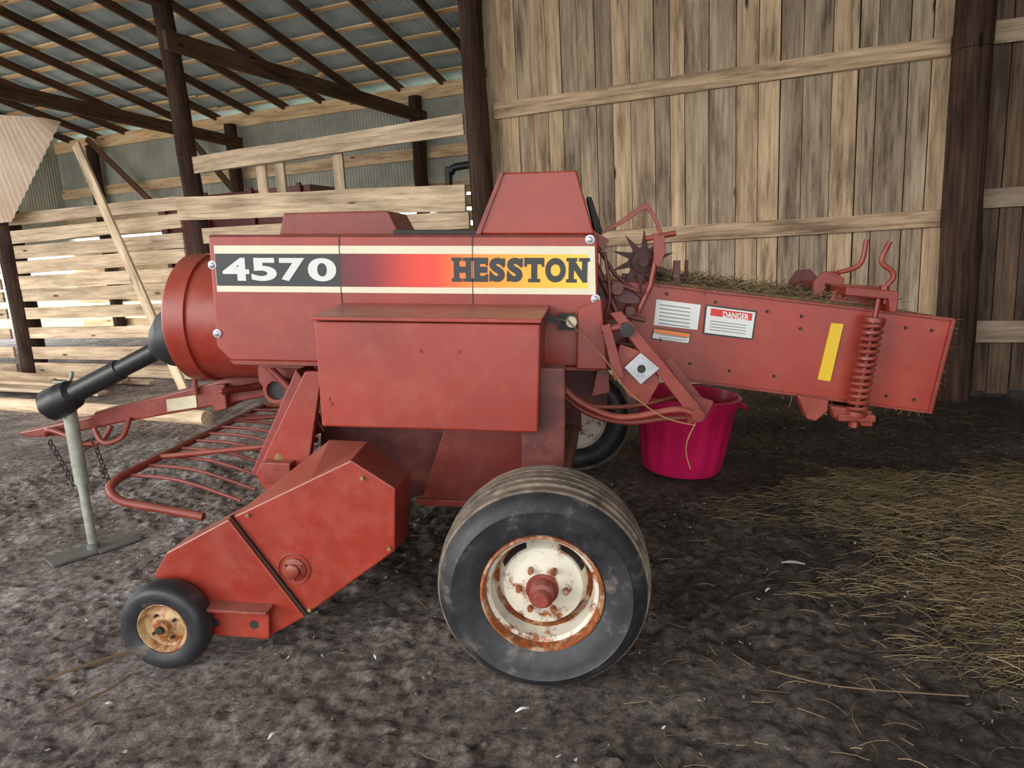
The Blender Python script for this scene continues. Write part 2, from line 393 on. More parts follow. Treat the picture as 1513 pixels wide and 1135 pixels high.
# ---------------------------------------------------------------- ground
def axis(lo,hi,dlo,dhi,fine,coarse):
    L=[];x=lo
    while x<dlo: L.append(x); x+=coarse
    x=dlo
    while x<dhi: L.append(x); x+=fine
    x=dhi
    while x<=hi: L.append(x); x+=coarse
    return L
def clump(x,y):
    v=Vector((x,y,.3))
    h=ground_z(x,y)
    k=.55+.45*max(0,min(1,noise.noise(v*.9)*2+.5))
    h+=k*(.026*max(0,noise.noise(v*7)-.05)+.028*max(0,noise.noise(v*15+Vector((5,2,1)))-.02)+.020*noise.noise(v*28))-.02*max(0,noise.noise(v*4.5+Vector((9,9,9)))-.15)
    return h
xs=axis(-16,12,-4.0,4.4,.018,.35); ys=axis(-2,22,1.6,6.0,.018,.35)
wheels=[(0.06,2.43,.35),(-1.42,2.6,.25),(.36,5.1,.4),(-2.52,3.85,.3),(1.16,4.75,.35)]
V=[]
for y in ys:
    for x in xs:
        z=clump(x,y)
        for wx,wy,wr in wheels:
            d=math.hypot(x-wx,y-wy)
            if d<wr*1.6: 
                k=min(1,max(0,(wr*1.6-d)/(wr*.6))); z=z*(1-k)-.004*k
        V.append((x,y,z))
nx=len(xs); F=[[j*nx+i,j*nx+i+1,(j+1)*nx+i+1,(j+1)*nx+i] for j in range(len(ys)-1) for i in range(nx-1)]
m,nt,b=newmat('barn_dirt'); co=objco(nt)
n1=noisen(nt,2.0,8,.68,co); n2=noisen(nt,20,10,.8,co); n3=noisen(nt,.5,3,.5,co)
r1=ramp(nt,[(.3,srgb(98,87,80)),(.5,srgb(148,135,126)),(.7,srgb(196,186,178))]); nt.links.new(n1.outputs[0],r1.inputs[0])
r2=ramp(nt,[(.37,(.20,.18,.17)),(.50,(.85,.85,.85)),(.64,(1.7,1.7,1.7))]); nt.links.new(n2.outputs[0],r2.inputs[0])
c=mixc(nt,1.0,r1.outputs[0],r2.outputs[0],'MULTIPLY')
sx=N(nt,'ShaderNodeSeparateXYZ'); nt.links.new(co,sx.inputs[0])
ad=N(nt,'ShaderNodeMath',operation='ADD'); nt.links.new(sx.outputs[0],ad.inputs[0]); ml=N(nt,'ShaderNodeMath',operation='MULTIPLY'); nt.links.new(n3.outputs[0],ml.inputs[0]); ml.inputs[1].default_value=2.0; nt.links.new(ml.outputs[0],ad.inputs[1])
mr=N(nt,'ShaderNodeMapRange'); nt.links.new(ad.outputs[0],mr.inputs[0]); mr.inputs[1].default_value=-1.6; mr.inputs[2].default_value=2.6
rs=ramp(nt,[(0,(1.45,1.48,1.55)),(.45,(1.0,.98,.96)),(1,(.28,.25,.23))]); nt.links.new(mr.outputs[0],rs.inputs[0])  # light from the open left side put into the dirt colour, darker rightward
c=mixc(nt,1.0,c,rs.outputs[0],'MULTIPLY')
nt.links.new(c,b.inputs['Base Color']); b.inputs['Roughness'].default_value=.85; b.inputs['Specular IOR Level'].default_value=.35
n5=noisen(nt,34,8,.78,co); bump(nt,b,n5.outputs[0],1.0,.04)
DIRT=m
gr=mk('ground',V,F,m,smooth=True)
GRASS=simple('pasture_grass',srgb(150,165,125),.9,0,.3,.8)
BOUNCE=simple('pale_bounce_ground',srgb(205,200,190),.9,0,.15,2)
mk('ground_pasture',[(-90,22,-.06),(90,22,-.06),(90,140,-.06),(-90,140,-.06),(12,-2,-.06),(90,-2,-.06),(90,22,-.06),(12,22,-.06)],[[0,1,2,3],[4,5,6,7]],GRASS)
mk('ground_bounce',[(-90,-60,-.05),(90,-60,-.05),(90,-2,-.05),(-16,-2,-.05),(-90,-2,-.05),(-16,22,-.05),(-90,22,-.05)],[[0,1,2,3,4],[4,3,5,6]],BOUNCE)  # pale ground added behind and left to bounce sky light onto the roof
# clods
a=Acc()
base=[(0,0,1),(.9,0,.4),(.3,.85,.4),(-.75,.5,.4),(-.75,-.5,.4),(.3,-.85,.4),(.75,.5,-.4),(-.3,.85,-.4),(-.9,0,-.4),(-.3,-.85,-.4),(.75,-.5,-.4)]
fc=[(0,1,2),(0,2,3),(0,3,4),(0,4,5),(0,5,1),(1,6,2),(2,7,3),(3,8,4),(4,9,5),(5,10,1),(6,7,2),(7,8,3),(8,9,4),(9,10,5),(10,6,1)]
for i in range(5200):
    x=rnd(-4,4.2); y=rnd(1.75,6.5)
    if noise.noise(Vector((x*1.7,y*1.7,2)))<rnd(-.4,.3): continue
    if any(math.hypot(x-q[0],y-q[1])<q[2]*1.2 for q in wheels): continue
    s=min(.03,.005+.006*random.expovariate(1.1)); q=rnd(0,6.28); z=clump(x,y)
    a.raw([(x+s*rnd(.75,1.25)*(v[0]*math.cos(q)-v[1]*math.sin(q)),y+s*rnd(.75,1.25)*(v[0]*math.sin(q)+v[1]*math.cos(q)),z+s*.6*v[2]*rnd(.7,1.2)) for v in base],fc)
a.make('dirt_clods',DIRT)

# loose hay on ground
m,nt,b=newmat('dry_hay'); g=N(nt,'ShaderNodeAttribute',attribute_name='tint'); r=ramp(nt,[(0,srgb(62,50,34)),(.5,srgb(106,88,60)),(1,srgb(162,140,100))]); nt.links.new(g.outputs['Fac'],r.inputs[0]); nt.links.new(r.outputs[0],b.inputs['Base Color']); b.inputs['Roughness'].default_value=.8
HAY=m
def strand(a,x,y,z,L,ang,tilt,w=.0022,curve=.15):
    d=Vector((math.cos(ang)*math.cos(tilt),math.sin(ang)*math.cos(tilt),math.sin(tilt)))
    sd=Vector((-math.sin(ang),math.cos(ang),0)); k=rnd(-curve,curve)*L
    P=[Vector((x,y,z))+d*L*t+sd*k*4*t*(1-t)+Vector((0,0,.06*L*4*t*(1-t))) for t in(0,.33,.66,1)]
    V=[];up=Vector((0,0,w))
    for q in P: V+=[q-sd*w,q+sd*w+up*.0,q+up*1.6]
    F=[]
    for i in range(3):
        o=3*i
        F+=[[o,o+1,o+4,o+3],[o+1,o+2,o+5,o+4],[o+2,o,o+3,o+5]]
    a.raw(V,F,0,random.random()**1.3)
a=Acc()
for i in range(17000):
    while True:
        x=rnd(.9,4.6); y=rnd(1.8,5.2)
        d1=((x-2.6)/1.35)**2+((y-3.8)/.6)**2
        d2=((x-2.6)/1.0)**2+((y-2.85)/.75)**2
        d=min(d1,d2)
        n=noise.noise(Vector((x*1.6,y*1.6,4)))+.7*noise.noise(Vector((x*4,y*4,4)))
        if d+n*1.3<rnd(-.6,1.35): break
    hh=max(0,.13*(1-d))*max(0,.5+noise.noise(Vector((x*3,y*3,9))))
    strand(a,x,y,ground_z(x,y)+.012+rnd(0,1)*hh,rnd(.05,.17),rnd(-.6,.9)+(pi if i%2 else 0)+(rnd(0,6) if i%3==0 else 0),rnd(-.15,.25),rnd(.0006,.0013))
for i in range(2200):
    x=rnd(.4,4.0) if i%4 else rnd(-3,4); y=rnd(1.7,6)
    if math.hypot(x-1.16,y-4.72)<.6 or math.hypot(x+2.52,y-3.85)<.4: continue
    strand(a,x,y,ground_z(x,y)+.016,rnd(.03,.12),rnd(0,2*pi),rnd(-.05,.1),rnd(.0005,.0010))
a.make('loose_hay',HAY)
# debris chips + sticks
a=Acc()
for i in range(1100):
    x=rnd(-4,3.6); y=rnd(1.8,6.5); s=rnd(.003,.013)*(1.3 if x<0 else .8); q=rnd(0,6.28); z=clump(x,y)+.004
    V=[(x+s*math.cos(q+k*1.57)*(1 if k%2 else .45),y+s*math.sin(q+k*1.57)*(1 if k%2 else .45),z+rnd(0,.010)) for k in range(4)]
    a.raw(V+[(v[0],v[1],v[2]-.003) for v in V],[[0,1,2,3],[7,6,5,4],[0,4,5,1],[1,5,6,2],[2,6,7,3],[3,7,4,0]],0,rnd(0,1))
m,nt,b=newmat('pale_chips'); g=N(nt,'ShaderNodeAttribute',attribute_name='tint'); r=ramp(nt,[(0,srgb(70,62,56)),(.7,srgb(130,120,110)),(.9,srgb(180,175,168)),(1,srgb(225,225,222))]); nt.links.new(g.outputs['Fac'],r.inputs[0]); nt.links.new(r.outputs[0],b.inputs['Base Color']); b.inputs['Roughness'].default_value=.9
a.make('ground_debris',m)
def feather(a,x,y,ang,L):
    z=clump(x,y)+.014; c,s=math.cos(ang),math.sin(ang); V=[];n=8
    for i in range(n+1):
        f=i/n; w=L*.16*math.sin(pi*min(1,f*1.05))**.7 if 0<f<1 else .001
        for q in(-1,0,1): V.append((x+c*L*f-s*w*q,y+s*L*f+c*w*q,z+.01*math.sin(pi*f)+.004*(1-abs(q))))
    a.raw(V,[[3*i+k,3*i+k+1,3*i+k+4,3*i+k+3] for i in range(n) for k in(0,1)],0,.5)
a=Acc()
for x,y,g_,L in((1.30,3.22,-.3,.11),(-.05,2.14,.3,.05),(-.9,2.1,1,.04),(1.1,2.9,.6,.04),(-1.8,3.0,.3,.04),(2.0,3.2,-.5,.06),(-.6,2.5,2,.03)): feather(a,x,y,g_,L)
a.make('feathers',WHITEV)
a=Acc()
a.tube([(-1.92,2.50,.03),(-1.8,2.58,.035),(-1.65,2.69,.03)],.007,n=6,sm=3); a.tube([(-1.75,2.25,.03),(-1.62,2.4,.03),(-1.58,2.5,.03)],.005,n=6,sm=3)
a.tube([(.9,2.3,.03),(1.1,2.18,.035),(1.5,2.1,.03)],.0025,n=6,sm=3)
a.make('sticks',simple('twig_bark',srgb(110,88,66),.9))

# ---------------------------------------------------------------- HAY BALER (local frame)
yw=math.radians(6.6); t=math.radians(3.2)
ex=Vector((math.cos(t)*math.cos(yw),-math.cos(t)*math.sin(yw),-math.sin(t))); ey=Vector((math.sin(yw),math.cos(yw),0)); ez=ex.cross(ey)
LM=Matrix(((ex.x,ey.x,ez.x,.063),(ex.y,ey.y,ez.y,2.263),(ex.z,ey.z,ez.z,.395),(0,0,0,1)))
HB=empty('hay_baler',LM)

def wheel(name,cx,y0,cz,sgn=1,hubred=True):
    W=.33*sgn
    e=empty(name,parent=HB)
    a=Acc()
    prof=[(.212,.05),(.225,.018),(.25,.005),(.29,-.012),(.318,-.014),(.322,-.017),(.326,-.013),(.345,.0),(.366,.02),(.376,.038)]
    mi=[0]*(len(prof)-1)
    y=.045; rr=[]
    while y<.285:
        crown=.397-.014*((y-.165)/.12)**2
        for dy,dr in((0,0),(.036,0),(.038,-.005),(.043,-.005),(.046,0)):
            rr.append((crown+dr,y+dy))
        y+=.046
    prof+=rr; mi+=[1]*(len(rr))
    tail=[(.374,.292),(.366,.31),(.345,.33),(.325,.342),(.29,.342),(.25,.325),(.212,.28)]
    prof+=tail; mi+=[1]+[0]*(len(tail)-1)
    prof=[(r,y0+y*sgn) for r,y in prof]
    a.lathe(prof,cx,cz,96,mi[:len(prof)-1])
    a.make('tyre',[RUB,TREAD],e,smooth=True)
    a=Acc()
    P=[(.225,.03),(.222,.012),(.214,.01),(.208,.02),(.203,.045),(.190,.055),(.184,.12),(.176,.135),(.165,.128),(.155,.10),(.145,.085),(.125,.082),(.085,.06),(.055,.055),(.0,.055)]
    MI=[1,1,1,1,0,0,1,1,0,0,0,0,0,0]
    a.lathe([(r,y0+y*sgn) for r,y in P],cx,cz,72,MI)
    a.lathe([(.2,y0+.06*sgn),(.2,y0+.30*sgn),(.0,y0+.30*sgn)],cx,cz,48,0)
    a.make('rim',[RIM,RIMR],e,smooth=True)
    a=Acc()
    for k in range(4):
        A0=pi/4+k*pi/2
        V=[];n=10
        for j in range(n+1):
            A=A0+(j/n-.5)*.75
            for rr_,yy in((.153,.094),(.166,.126)): V.append((cx+rr_*math.cos(A),y0+(yy-.002)*sgn,cz+rr_*math.sin(A)))
        a.raw(V,[[2*i,2*i+1,2*i+3,2*i+2] for i in range(n)])
    a.make('rim_slots',DARK,e)
    a=Acc()
    a.lathe([(0,y0-.035*sgn),(.024,y0-.035*sgn),(.03,y0-.028*sgn),(.031,y0-.005*sgn),(.045,y0+.0*sgn),(.047,y0+.05*sgn),(.060,y0+.052*sgn),(.060,y0+.07*sgn)],cx,cz,32)
    a.make('hub',RED2,e,smooth=True)
    a=Acc()
    for k in range(6):
        A=k*pi/3; a.cyl((cx+.085*math.cos(A),y0+.035*sgn,cz+.085*math.sin(A)),(cx+.085*math.cos(A),y0+.062*sgn,cz+.085*math.sin(A)),.011,n=6)
    a.make('lug_nuts',RIMR,e)
wheel('near_wheel',0,0,0,1)
wheel('far_wheel',.08,2.93,0.0,-1)
a=Acc(); a.lathe([(.225,2.62),(.218,2.605),(.2,2.63),(.19,2.66),(.15,2.70),(.06,2.70),(.055,2.62),(0,2.62)],.08,0,48); a.make('far_rim_inner',RIM,HB,smooth=True)
a=Acc(); a.cyl((0,.3,0),(.08,2.64,0),.045,n=20); a.make('axle',REDD,HB,smooth=True)
prism('axle_arm_near',[(-.12,.75),(.06,.75),(.07,0),(-.06,-.06),(-.1,.0)],.42,.52,REDD,HB)
prism('axle_arm_far',[(-.12,.75),(.06,.75),(.13,0),(.02,-.06),(-.05,.0)],2.3,2.4,REDD,HB)

# main body
prism('main_shield',[(-1.56,1.27),(.18,1.27),(.195,.70),(-1.5,.695),(-1.56,.76)],.75,1.75,RED,HB,.012)
a=Acc()
for x in(-.951,-.358): a.box((x-.0025,.7475,.70),(x+.0025,.752,1.268))
a.box((-1.55,.748,1.262),(.18,.752,1.2655)); a.make('shield_seams',DARK,HB)
prism('shield_lower_lip',[(-1.50,.70),(.2,.70),(.2,.685),(-1.48,.68)],.745,.8,RED2,HB,.003)
prism('right_shield_panel',[(.10,.96),(.20,1.0),(.235,.70),(.10,.70)],.70,.76,RED,HB,.006)
# decals
Y=.7455
prism('stripe_cream',[(-1.532,1.222),(.166,1.222),(.176,1.018),(-1.532,1.016)],Y,Y+.006,CREAM,HB,0)
prism('stripe_black',[(-1.53,1.186),(-.951,1.187),(-.951,1.043),(-1.53,1.043)],Y-.001,Y+.004,BLACKV,HB,0)
prism('stripe_sunset',[(-.951,1.188),(.135,1.188),(.142,1.045),(-.951,1.043)],Y-.001,Y+.004,STRIPE,HB,0)
a=Acc()
for x in(-.951,-.358): a.box((x-.0018,Y-.0022,1.016),(x+.0018,Y-.001,1.222))
a.make('stripe_seams',REDD,HB)
def glyph(s,off,xr=None):
    c=bpy.data.curves.new('g','FONT'); c.body=s; c.size=1; c.offset=off; c.extrude=0; c.resolution_u=6
    o=bpy.data.objects.new('g',c); COL.objects.link(o); dg=bpy.context.evaluated_depsgraph_get(); dg.update()
    me=bpy.data.meshes.new_from_object(o.evaluated_get(dg)); V=[v.co.copy() for v in me.vertices]; F=[list(q.vertices) for q in me.polygons]
    bpy.data.objects.remove(o); bpy.data.meshes.remove(me); return V,F
def put(a,s,off,x0,x1,z0,z1,y):
    V,F=glyph(s,off); ax=min(v.x for v in V);bx_=max(v.x for v in V);az=min(v.y for v in V);bz=max(v.y for v in V)
    a.raw([(x0+(v.x-ax)/(bx_-ax)*(x1-x0),y,z0+(v.y-az)/(bz-az)*(z1-z0)) for v in V],F)
a=Acc()
for ch,x0,x1 in(('4',-1.497,-1.372),('5',-1.362,-1.243),('7',-1.230,-1.112),('0',-1.098,-.968)): put(a,ch,.035,x0,x1,1.066,1.168,Y-.003)
a.make('number_lettering',WHITEV,HB)
a=Acc(); k=(.14+.449)/(868-668)
z0,z1=1.069,1.173
for ch,p0,p1 in(('H',671,697),('E',701,722),('S',724,747),('S',750,773),('T',776,804),('O',806,836),('N',840,867)):
    x0=-.449+(p0-668)*k; x1=-.449+(p1-668)*k
    put(a,ch,.062,x0,x1,z0,z1,Y-.003)
    sh=.015
    def sf(cx,z,w=.023):
        a.box((cx-w,Y-.0035,z),(cx+w,Y-.003,z+sh))
    if ch in'HN':
        for cx in(x0+.013,x1-.013):
            if not(ch=='N' and cx>x0+.05): sf(cx,z0)
            sf(cx,z1-sh)
    if ch=='E': sf(x0+.012,z0); sf(x0+.012,z1-sh); a.box((x1-.011,Y-.0035,z0),(x1,Y-.003,z0+.034)); a.box((x1-.011,Y-.0035,z1-.034),(x1,Y-.003,z1))
    if ch=='S': a.box((x0-.001,Y-.0035,z0+.002),(x0+.010,Y-.003,z0+.038)); a.box((x1-.010,Y-.0035,z1-.038),(x1+.001,Y-.003,z1-.002))
    if ch=='T': sf((x0+x1)/2,z0,.026); a.box((x0-.002,Y-.0035,z1-.038),(x0+.010,Y-.003,z1)); a.box((x1-.010,Y-.0035,z1-.038),(x1+.002,Y-.003,z1))
a.make('brand_lettering',BLACKV,HB)
a=Acc()
for x,z in((-1.545,1.135),(-1.548,.825),(.145,1.25),(.175,1.0)): 
    a.lathe([(0,.735),(.008,.735),(.012,.738),(.012,.742),(.02,.743),(.02,.75)],x,z,14)
a.make('shield_bolts',STEEL,HB,smooth=True)
# hoods
prism('knotter_hood',[(-.345,1.272),(-.238,1.53),(.082,1.538),(.165,1.272)],.8,1.5,RED,HB,.008)
prism('knotter_hood_flange',[(-.35,1.272),(-.243,1.532),(-.225,1.532),(-.328,1.272)],.79,.81,RED2,HB,.002)
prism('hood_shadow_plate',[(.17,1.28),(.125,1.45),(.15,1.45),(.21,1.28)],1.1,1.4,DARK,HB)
prism('front_hood',[(-1.34,1.27),(-1.31,1.375),(-.80,1.385),(-.74,1.27)],1.0,1.35,RED2,HB,.008)
bx('hood_rail',(-.75,.9,1.27),(-.35,1.3,1.295),DARK,HB)
# twine box
prism('twine_box',[(-.915,.505),(-.04,.505),(-.035,.93),(-.925,.93)],.35,.76,RED,HB,.008)
V=[(-.935,.335,.935),(-.03,.335,.935),(-.93,.335,.952),(-.03,.335,.952),(-.945,.76,.972),(-.02,.76,.972),(-.945,.76,.94),(-.02,.76,.94)]
mk('twine_box_lid',V,[[0,1,3,2],[2,3,5,4],[4,5,7,6],[0,6,7,1],[0,2,4,6],[1,7,5,3]],RED,HB,bevel=.004)
a=Acc()
for x,z in((-.88,.62),(-.87,.60),(-.35,.82),(-.5,.82)): a.lathe([(0,.346),(.006,.346),(.008,.35)],x,z,10)
a.make('twine_box_rivets',RED2,HB)
# flywheel guard (axis x)
a=Acc(); a.lathe([(0,-1.935),(.32,-1.935),(.335,-1.92),(.335,-1.815),(.32,-1.81),(.318,-1.5),(0,-1.5)],0,.845,72,axis='x',cy=1.25)
a.make('flywheel_guard',RED,HB,smooth=True)
# pto shaft
a=Acc(); c0=Vector((-1.93,1.22,.78)); c1=Vector((-2.95,1.22,.285)); d=(c1-c0).normalized()
def cone(pairs,mi=0,n=28):
    for (l0,r0),(l1,r1) in zip(pairs[:-1],pairs[1:]): a.cyl(c0+d*l0,c0+d*l1,r0,r1,n,mi,cap=False)
cone([(-.06,.185),(.06,.18),(.13,.16),(.20,.12),(.25,.07),(.27,.05),(.92,.045)])
cone([(.50,.045),(.51,.056),(.83,.056),(.84,.045)])
cone([(.81,.045),(.84,.08),(.90,.09),(1.0,.09),(1.005,.06),(1.04,.05),(1.045,0)])
a.make('pto_shaft',BLACK,HB,smooth=True)
# tongue
prism('tongue_beam',[(-1.50,.58),(-1.30,.62),(-1.30,.44),(-1.50,.42),(-2.68,.185),(-2.68,.275)],1.35,1.49,RED2,HB,.01)
prism('tongue_tip',[(-2.62,.27),(-2.62,.19),(-2.95,.12),(-3.12,.105),(-3.18,.12),(-3.18,.14),(-3.1,.155)],1.37,1.47,RED2,HB,.012)
a=Acc(); a.tube([(-3.0,1.36,.13),(-2.95,1.33,.17),(-2.8,1.30,.14),(-2.72,1.30,.10),(-2.62,1.32,.12),(-2.58,1.35,.2)],.016,sm=4)
a.tube([(-2.45,1.34,.25),(-2.45,1.26,.16),(-2.55,1.24,.13),(-2.63,1.28,.2)],.014,sm=4)
a.make('hitch_hook',RED2,HB,smooth=True)
a=Acc()
for x00,z00,dx in((-2.93,.10,.014),(-2.66,.12,.008)):
    for i in range(9):
        x=x00+dx*i; z=z00-.03*i; yc=1.30
        if i%2: a.tube([(x-.014,yc,z),(x,yc,z+.02),(x+.014,yc,z),(x,yc,z-.02),(x-.014,yc,z)],.004,n=6,sm=2)
        else: a.tube([(x,yc-.014,z),(x,yc,z+.02),(x,yc+.014,z),(x,yc,z-.02),(x,yc-.014,z)],.004,n=6,sm=2)
a.make('safety_chain',DARK,HB)
prism('tongue_label',[(-2.22,.365),(-2.04,.395),(-2.04,.325),(-2.22,.295)],1.344,1.352,simple('aged_label',srgb(190,180,150),.6),HB,0)
prism('tongue_bracket',[(-1.92,.46),(-1.84,.47),(-1.84,.33),(-1.92,.31)],1.3,1.5,RED2,HB)
a=Acc(); a.cyl((-2.03,1.33,.52),(-2.03,1.33,.40),.014); a.cyl((-2.05,1.33,.525),(-1.99,1.33,.53),.022)
for i in range(24):
    x=-1.84+.011*i; a.lathe([(.016,x),(.022,x+.0035),(.016,x+.007)],0,.435+.045*(i/24),12,axis='x',cy=1.28)
a.cyl((-1.86,1.28,.433),(-1.55,1.28,.485),.012); a.make('tongue_adjuster',RED2,HB,smooth=True)
# frame below body
prism('front_frame_plate',[(-1.51,.72),(-1.12,.72),(-1.14,.60),(-1.28,.43),(-1.40,.42),(-1.50,.54)],1.02,1.45,RED2,HB)
a=Acc(); a.lathe([(.048,1.03),(.048,.965),(.066,.965),(.066,1.03)],-1.39,.515,32); a.make('frame_tube_end',RED2,HB,smooth=True)
a=Acc(); a.lathe([(0,.99),(.049,.99)],-1.39,.515,32); a.make('frame_tube_inside',DARK,HB)
prism('slanted_shield',[(-1.13,.66),(-1.40,.16),(-1.36,.08),(-1.25,.05),(-1.13,.25),(-1.05,.66)],.72,.76,RED,HB,.005)
prism('slanted_shield_back',[(-1.19,.66),(-1.44,.16),(-1.38,.10),(-1.16,.62)],.76,.95,RED2,HB,.005)
prism('front_strut',[(-1.30,.50),(-1.22,.50),(-1.12,.33),(-1.20,.30)],.9,.96,RED2,HB)
a=Acc(); a.tube([(-1.45,.95,.68),(-1.28,.95,.50)],.02); a.tube([(-1.3,1.0,.66),(-1.18,.9,.5)],.018); a.box((-1.42,.9,.64),(-1.2,1.0,.69)); a.make('frame_braces',RED2,HB,bevel=.003)
# windguard
a=Acc()
a.tube([(-1.545,.5,.03),(-1.75,.5,.06),(-1.92,.5,.085),(-1.985,.51,.125),(-2.0,.56,.155),(-2.01,.8,.16),(-2.06,2.1,.14),(-2.03,2.18,.14),(-1.9,2.2,.14),(-1.5,2.2,.12)],.02,sm=5)
for i in range(10):
    y=.66+.15*i; a.tube([(-2.0-.005*i,y,.155),(-1.75,y,.14),(-1.45,y,.05)],.009,n=8,sm=3)
a.tube([(-1.2,1.0,.26),(-1.45,.95,.23),(-2.0,.92,.165)],.014); a.tube([(-1.2,1.7,.26),(-2.03,1.75,.15)],.014)
a.make('windguard',RED2,HB,smooth=True)
a=Acc(); a.tube([(-1.28,.75,.22),(-1.28,.75,.27),(-1.27,.75,.34)],.012); a.lathe([(.0,.24),(.04,.24),(.03,.27),(0,.27)],-1.28,0,16,axis='z',cy=.75); a.make('lubricator',TWINE,HB,smooth=True)
bx('lubricator_bracket',(-1.34,.66,.14),(-1.2,.85,.24),RED2,HB)
# pickup side housing
prism('pickup_housing',[(-1.275,.14),(-.93,.315),(-.765,.40),(-.59,.29),(-.60,.03),(-.98,-.27)],.25,.55,RED,HB,.006,
      [(-1.31,.11),(-.96,.395),(-.79,.39),(-.61,.255),(-.62,-.04),(-1.0,-.32)])
prism('pickup_lower_panel',[(-1.28,.138),(-1.56,-.02),(-1.63,-.13),(-1.40,-.225),(-1.385,-.36),(-1.17,-.39),(-.985,-.275)],.235,.40,RED,HB,.006)
a=Acc(); a.prism([(-1.272,.15),(-1.266,.147),(-.972,-.262),(-.978,-.268)],.2335,.26); a.make('housing_seam',DARK,HB)
a=Acc()
a.lathe([(.0,.215),(.02,.215),(.028,.22),(.03,.235),(.048,.24),(.05,.25)],-1.02,-.07,24)
for k in range(3):
    A=k*2.1+.5; a.cyl((-1.02+.038*math.cos(A),.228,-.07+.038*math.sin(A)),(-1.02+.038*math.cos(A),.245,-.07+.038*math.sin(A)),.007,n=6)
a.lathe([(.062,.25),(.066,.243),(.07,.25)],-1.02,-.07,28)
a.make('pickup_hub',RED2,HB,smooth=True)
a=Acc()
for x,z in((-.965,-.245),(-.62,.04),(-.72,.33),(-1.2,.155)): a.lathe([(0,.235),(.008,.237),(.010,.25)],x,z,8)
a.make('housing_bolts',TWINE,HB)
prism('channel_top',[(-1.415,-.222),(-1.11,-.222),(-1.11,-.236),(-1.415,-.236)],.16,.26,RED2,HB,.003)
prism('channel_web',[(-1.40,-.232),(-1.12,-.232),(-1.125,-.36),(-1.385,-.36)],.20,.215,RED,HB,.003)
a=Acc()
for x in(-1.35,-1.185): a.lathe([(0,.198),(.019,.198)],x,-.30,20); 
a.make('channel_holes',DARK,HB)
a=Acc(); a.cyl((-1.54,.12,-.29),(-1.54,.3,-.29),.014); a.tube([(-1.54,.29,-.29),(-1.46,.29,-.27),(-1.3,.29,-.25)],.02,sm=3); a.make('gauge_wheel_axle',RED2,HB,smooth=True)
# gauge wheel
e=empty('gauge_wheel',parent=HB)
cx,cz=-1.535,-.295
a=Acc(); a.lathe([(.105,.13),(.108,.118),(.13,.108),(.155,.106),(.172,.114),(.183,.135),(.187,.165),(.183,.195),(.172,.216),(.155,.222),(.13,.222),(.105,.21)],cx,cz,64); a.make('gauge_tyre',RUB,e,smooth=True)
a=Acc(); a.lathe([(.108,.15),(.108,.122),(.102,.12),(.097,.125),(.09,.15),(.08,.156),(.06,.15),(.035,.135),(.03,.115),(.0,.112)],cx,cz,48); a.make('gauge_rim',RIMG,e,smooth=True)
a=Acc()
a.cyl((cx,.10,cz),(cx,.118,cz),.016,n=8)
for k in range(4): A=k*pi/2+.6; a.cyl((cx+.055*math.cos(A),.142,cz+.055*math.sin(A)),(cx+.055*math.cos(A),.13,cz+.055*math.sin(A)),.007,n=6)
a.make('gauge_nuts',DARK,e)
# pickup reel
a=Acc()
a.lathe([(0,.56),(.15,.56),(.15,2.25),(0,2.25)],-1.28,-.17,36)
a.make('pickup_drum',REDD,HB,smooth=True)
a=Acc()
for i in range(22):
    y=.62+.075*i
    for k in range(4):
        A=k*pi/2+.4+(i%2)*.35; c_=Vector((-1.28,y,-.17)); d1=Vector((math.cos(A),0,math.sin(A))); 
        if (c_+d1*.2).z<-.37: continue
        a.tube([c_+d1*.14,c_+d1*.20,c_+d1*.2+Vector((-.02,0,.01))],.004,n=6)
a.make('pickup_tines',DARK,HB)
prism('pickup_far_side',[(-1.31,.11),(-.96,.38),(-.79,.38),(-.62,.25),(-.62,-.04),(-1.0,-.32),(-1.35,-.36),(-1.55,-.1)],2.25,2.32,RED2,HB)
# feeder chute under body
prism('feeder_box_near',[(-.42,.66),(-.02,.66),(-.04,.22),(-.30,.11),(-.40,.01),(-.64,.0)],.85,1.9,RED2,HB)
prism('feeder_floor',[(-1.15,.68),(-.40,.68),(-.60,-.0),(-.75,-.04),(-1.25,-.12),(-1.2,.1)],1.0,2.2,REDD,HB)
prism('feeder_flange',[(-.66,.03),(-.64,.0),(-.36,.0),(-.28,.10),(-.03,.2),(-.03,.23),(-.30,.13),(-.38,.03)],.82,.86,RED,HB,.003)
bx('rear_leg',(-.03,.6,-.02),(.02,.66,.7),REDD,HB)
# bale chamber
prism('bale_chamber',[(.0,1.10),(.20,1.08),(.42,1.055),(1.745,.91),(1.695,.49),(.59,.615),(.0,.68)],.97,1.60,RED,HB,.006)
prism('chamber_top_flange',[(.40,1.062),(1.745,.915),(1.745,.903),(.40,1.05)],.955,.975,RED2,HB,.002)
prism('chamber_bottom_flange',[(.58,.622),(1.70,.495),(1.70,.483),(.58,.61)],.955,.975,RED2,HB,.002)
prism('chamber_end_lip',[(1.735,.91),(1.75,.91),(1.70,.49),(1.685,.49)],.955,.975,RED2,HB,.002)
prism('reflector_strip',[(1.23,.888),(1.282,.884),(1.248,.622),(1.193,.630)],.962,.97,YEL,HB,0)
def decal(nm,q,mat,y=.9665): return prism(nm,q,y,y+.003,mat,HB,0)
decal('caution_plate',[(.455,.985),(.655,.962),(.645,.848),(.448,.868)],WHITEV)
decal('danger_plate_border',[(.675,.965),(.905,.938),(.895,.805),(.668,.828)],BLACKV,.9665)
decal('danger_plate',[(.683,.957),(.897,.931),(.888,.813),(.677,.836)],WHITEV,.9645)
decal('danger_header',[(.70,.948),(.885,.926),(.882,.893),(.698,.915)],REDV,.963)
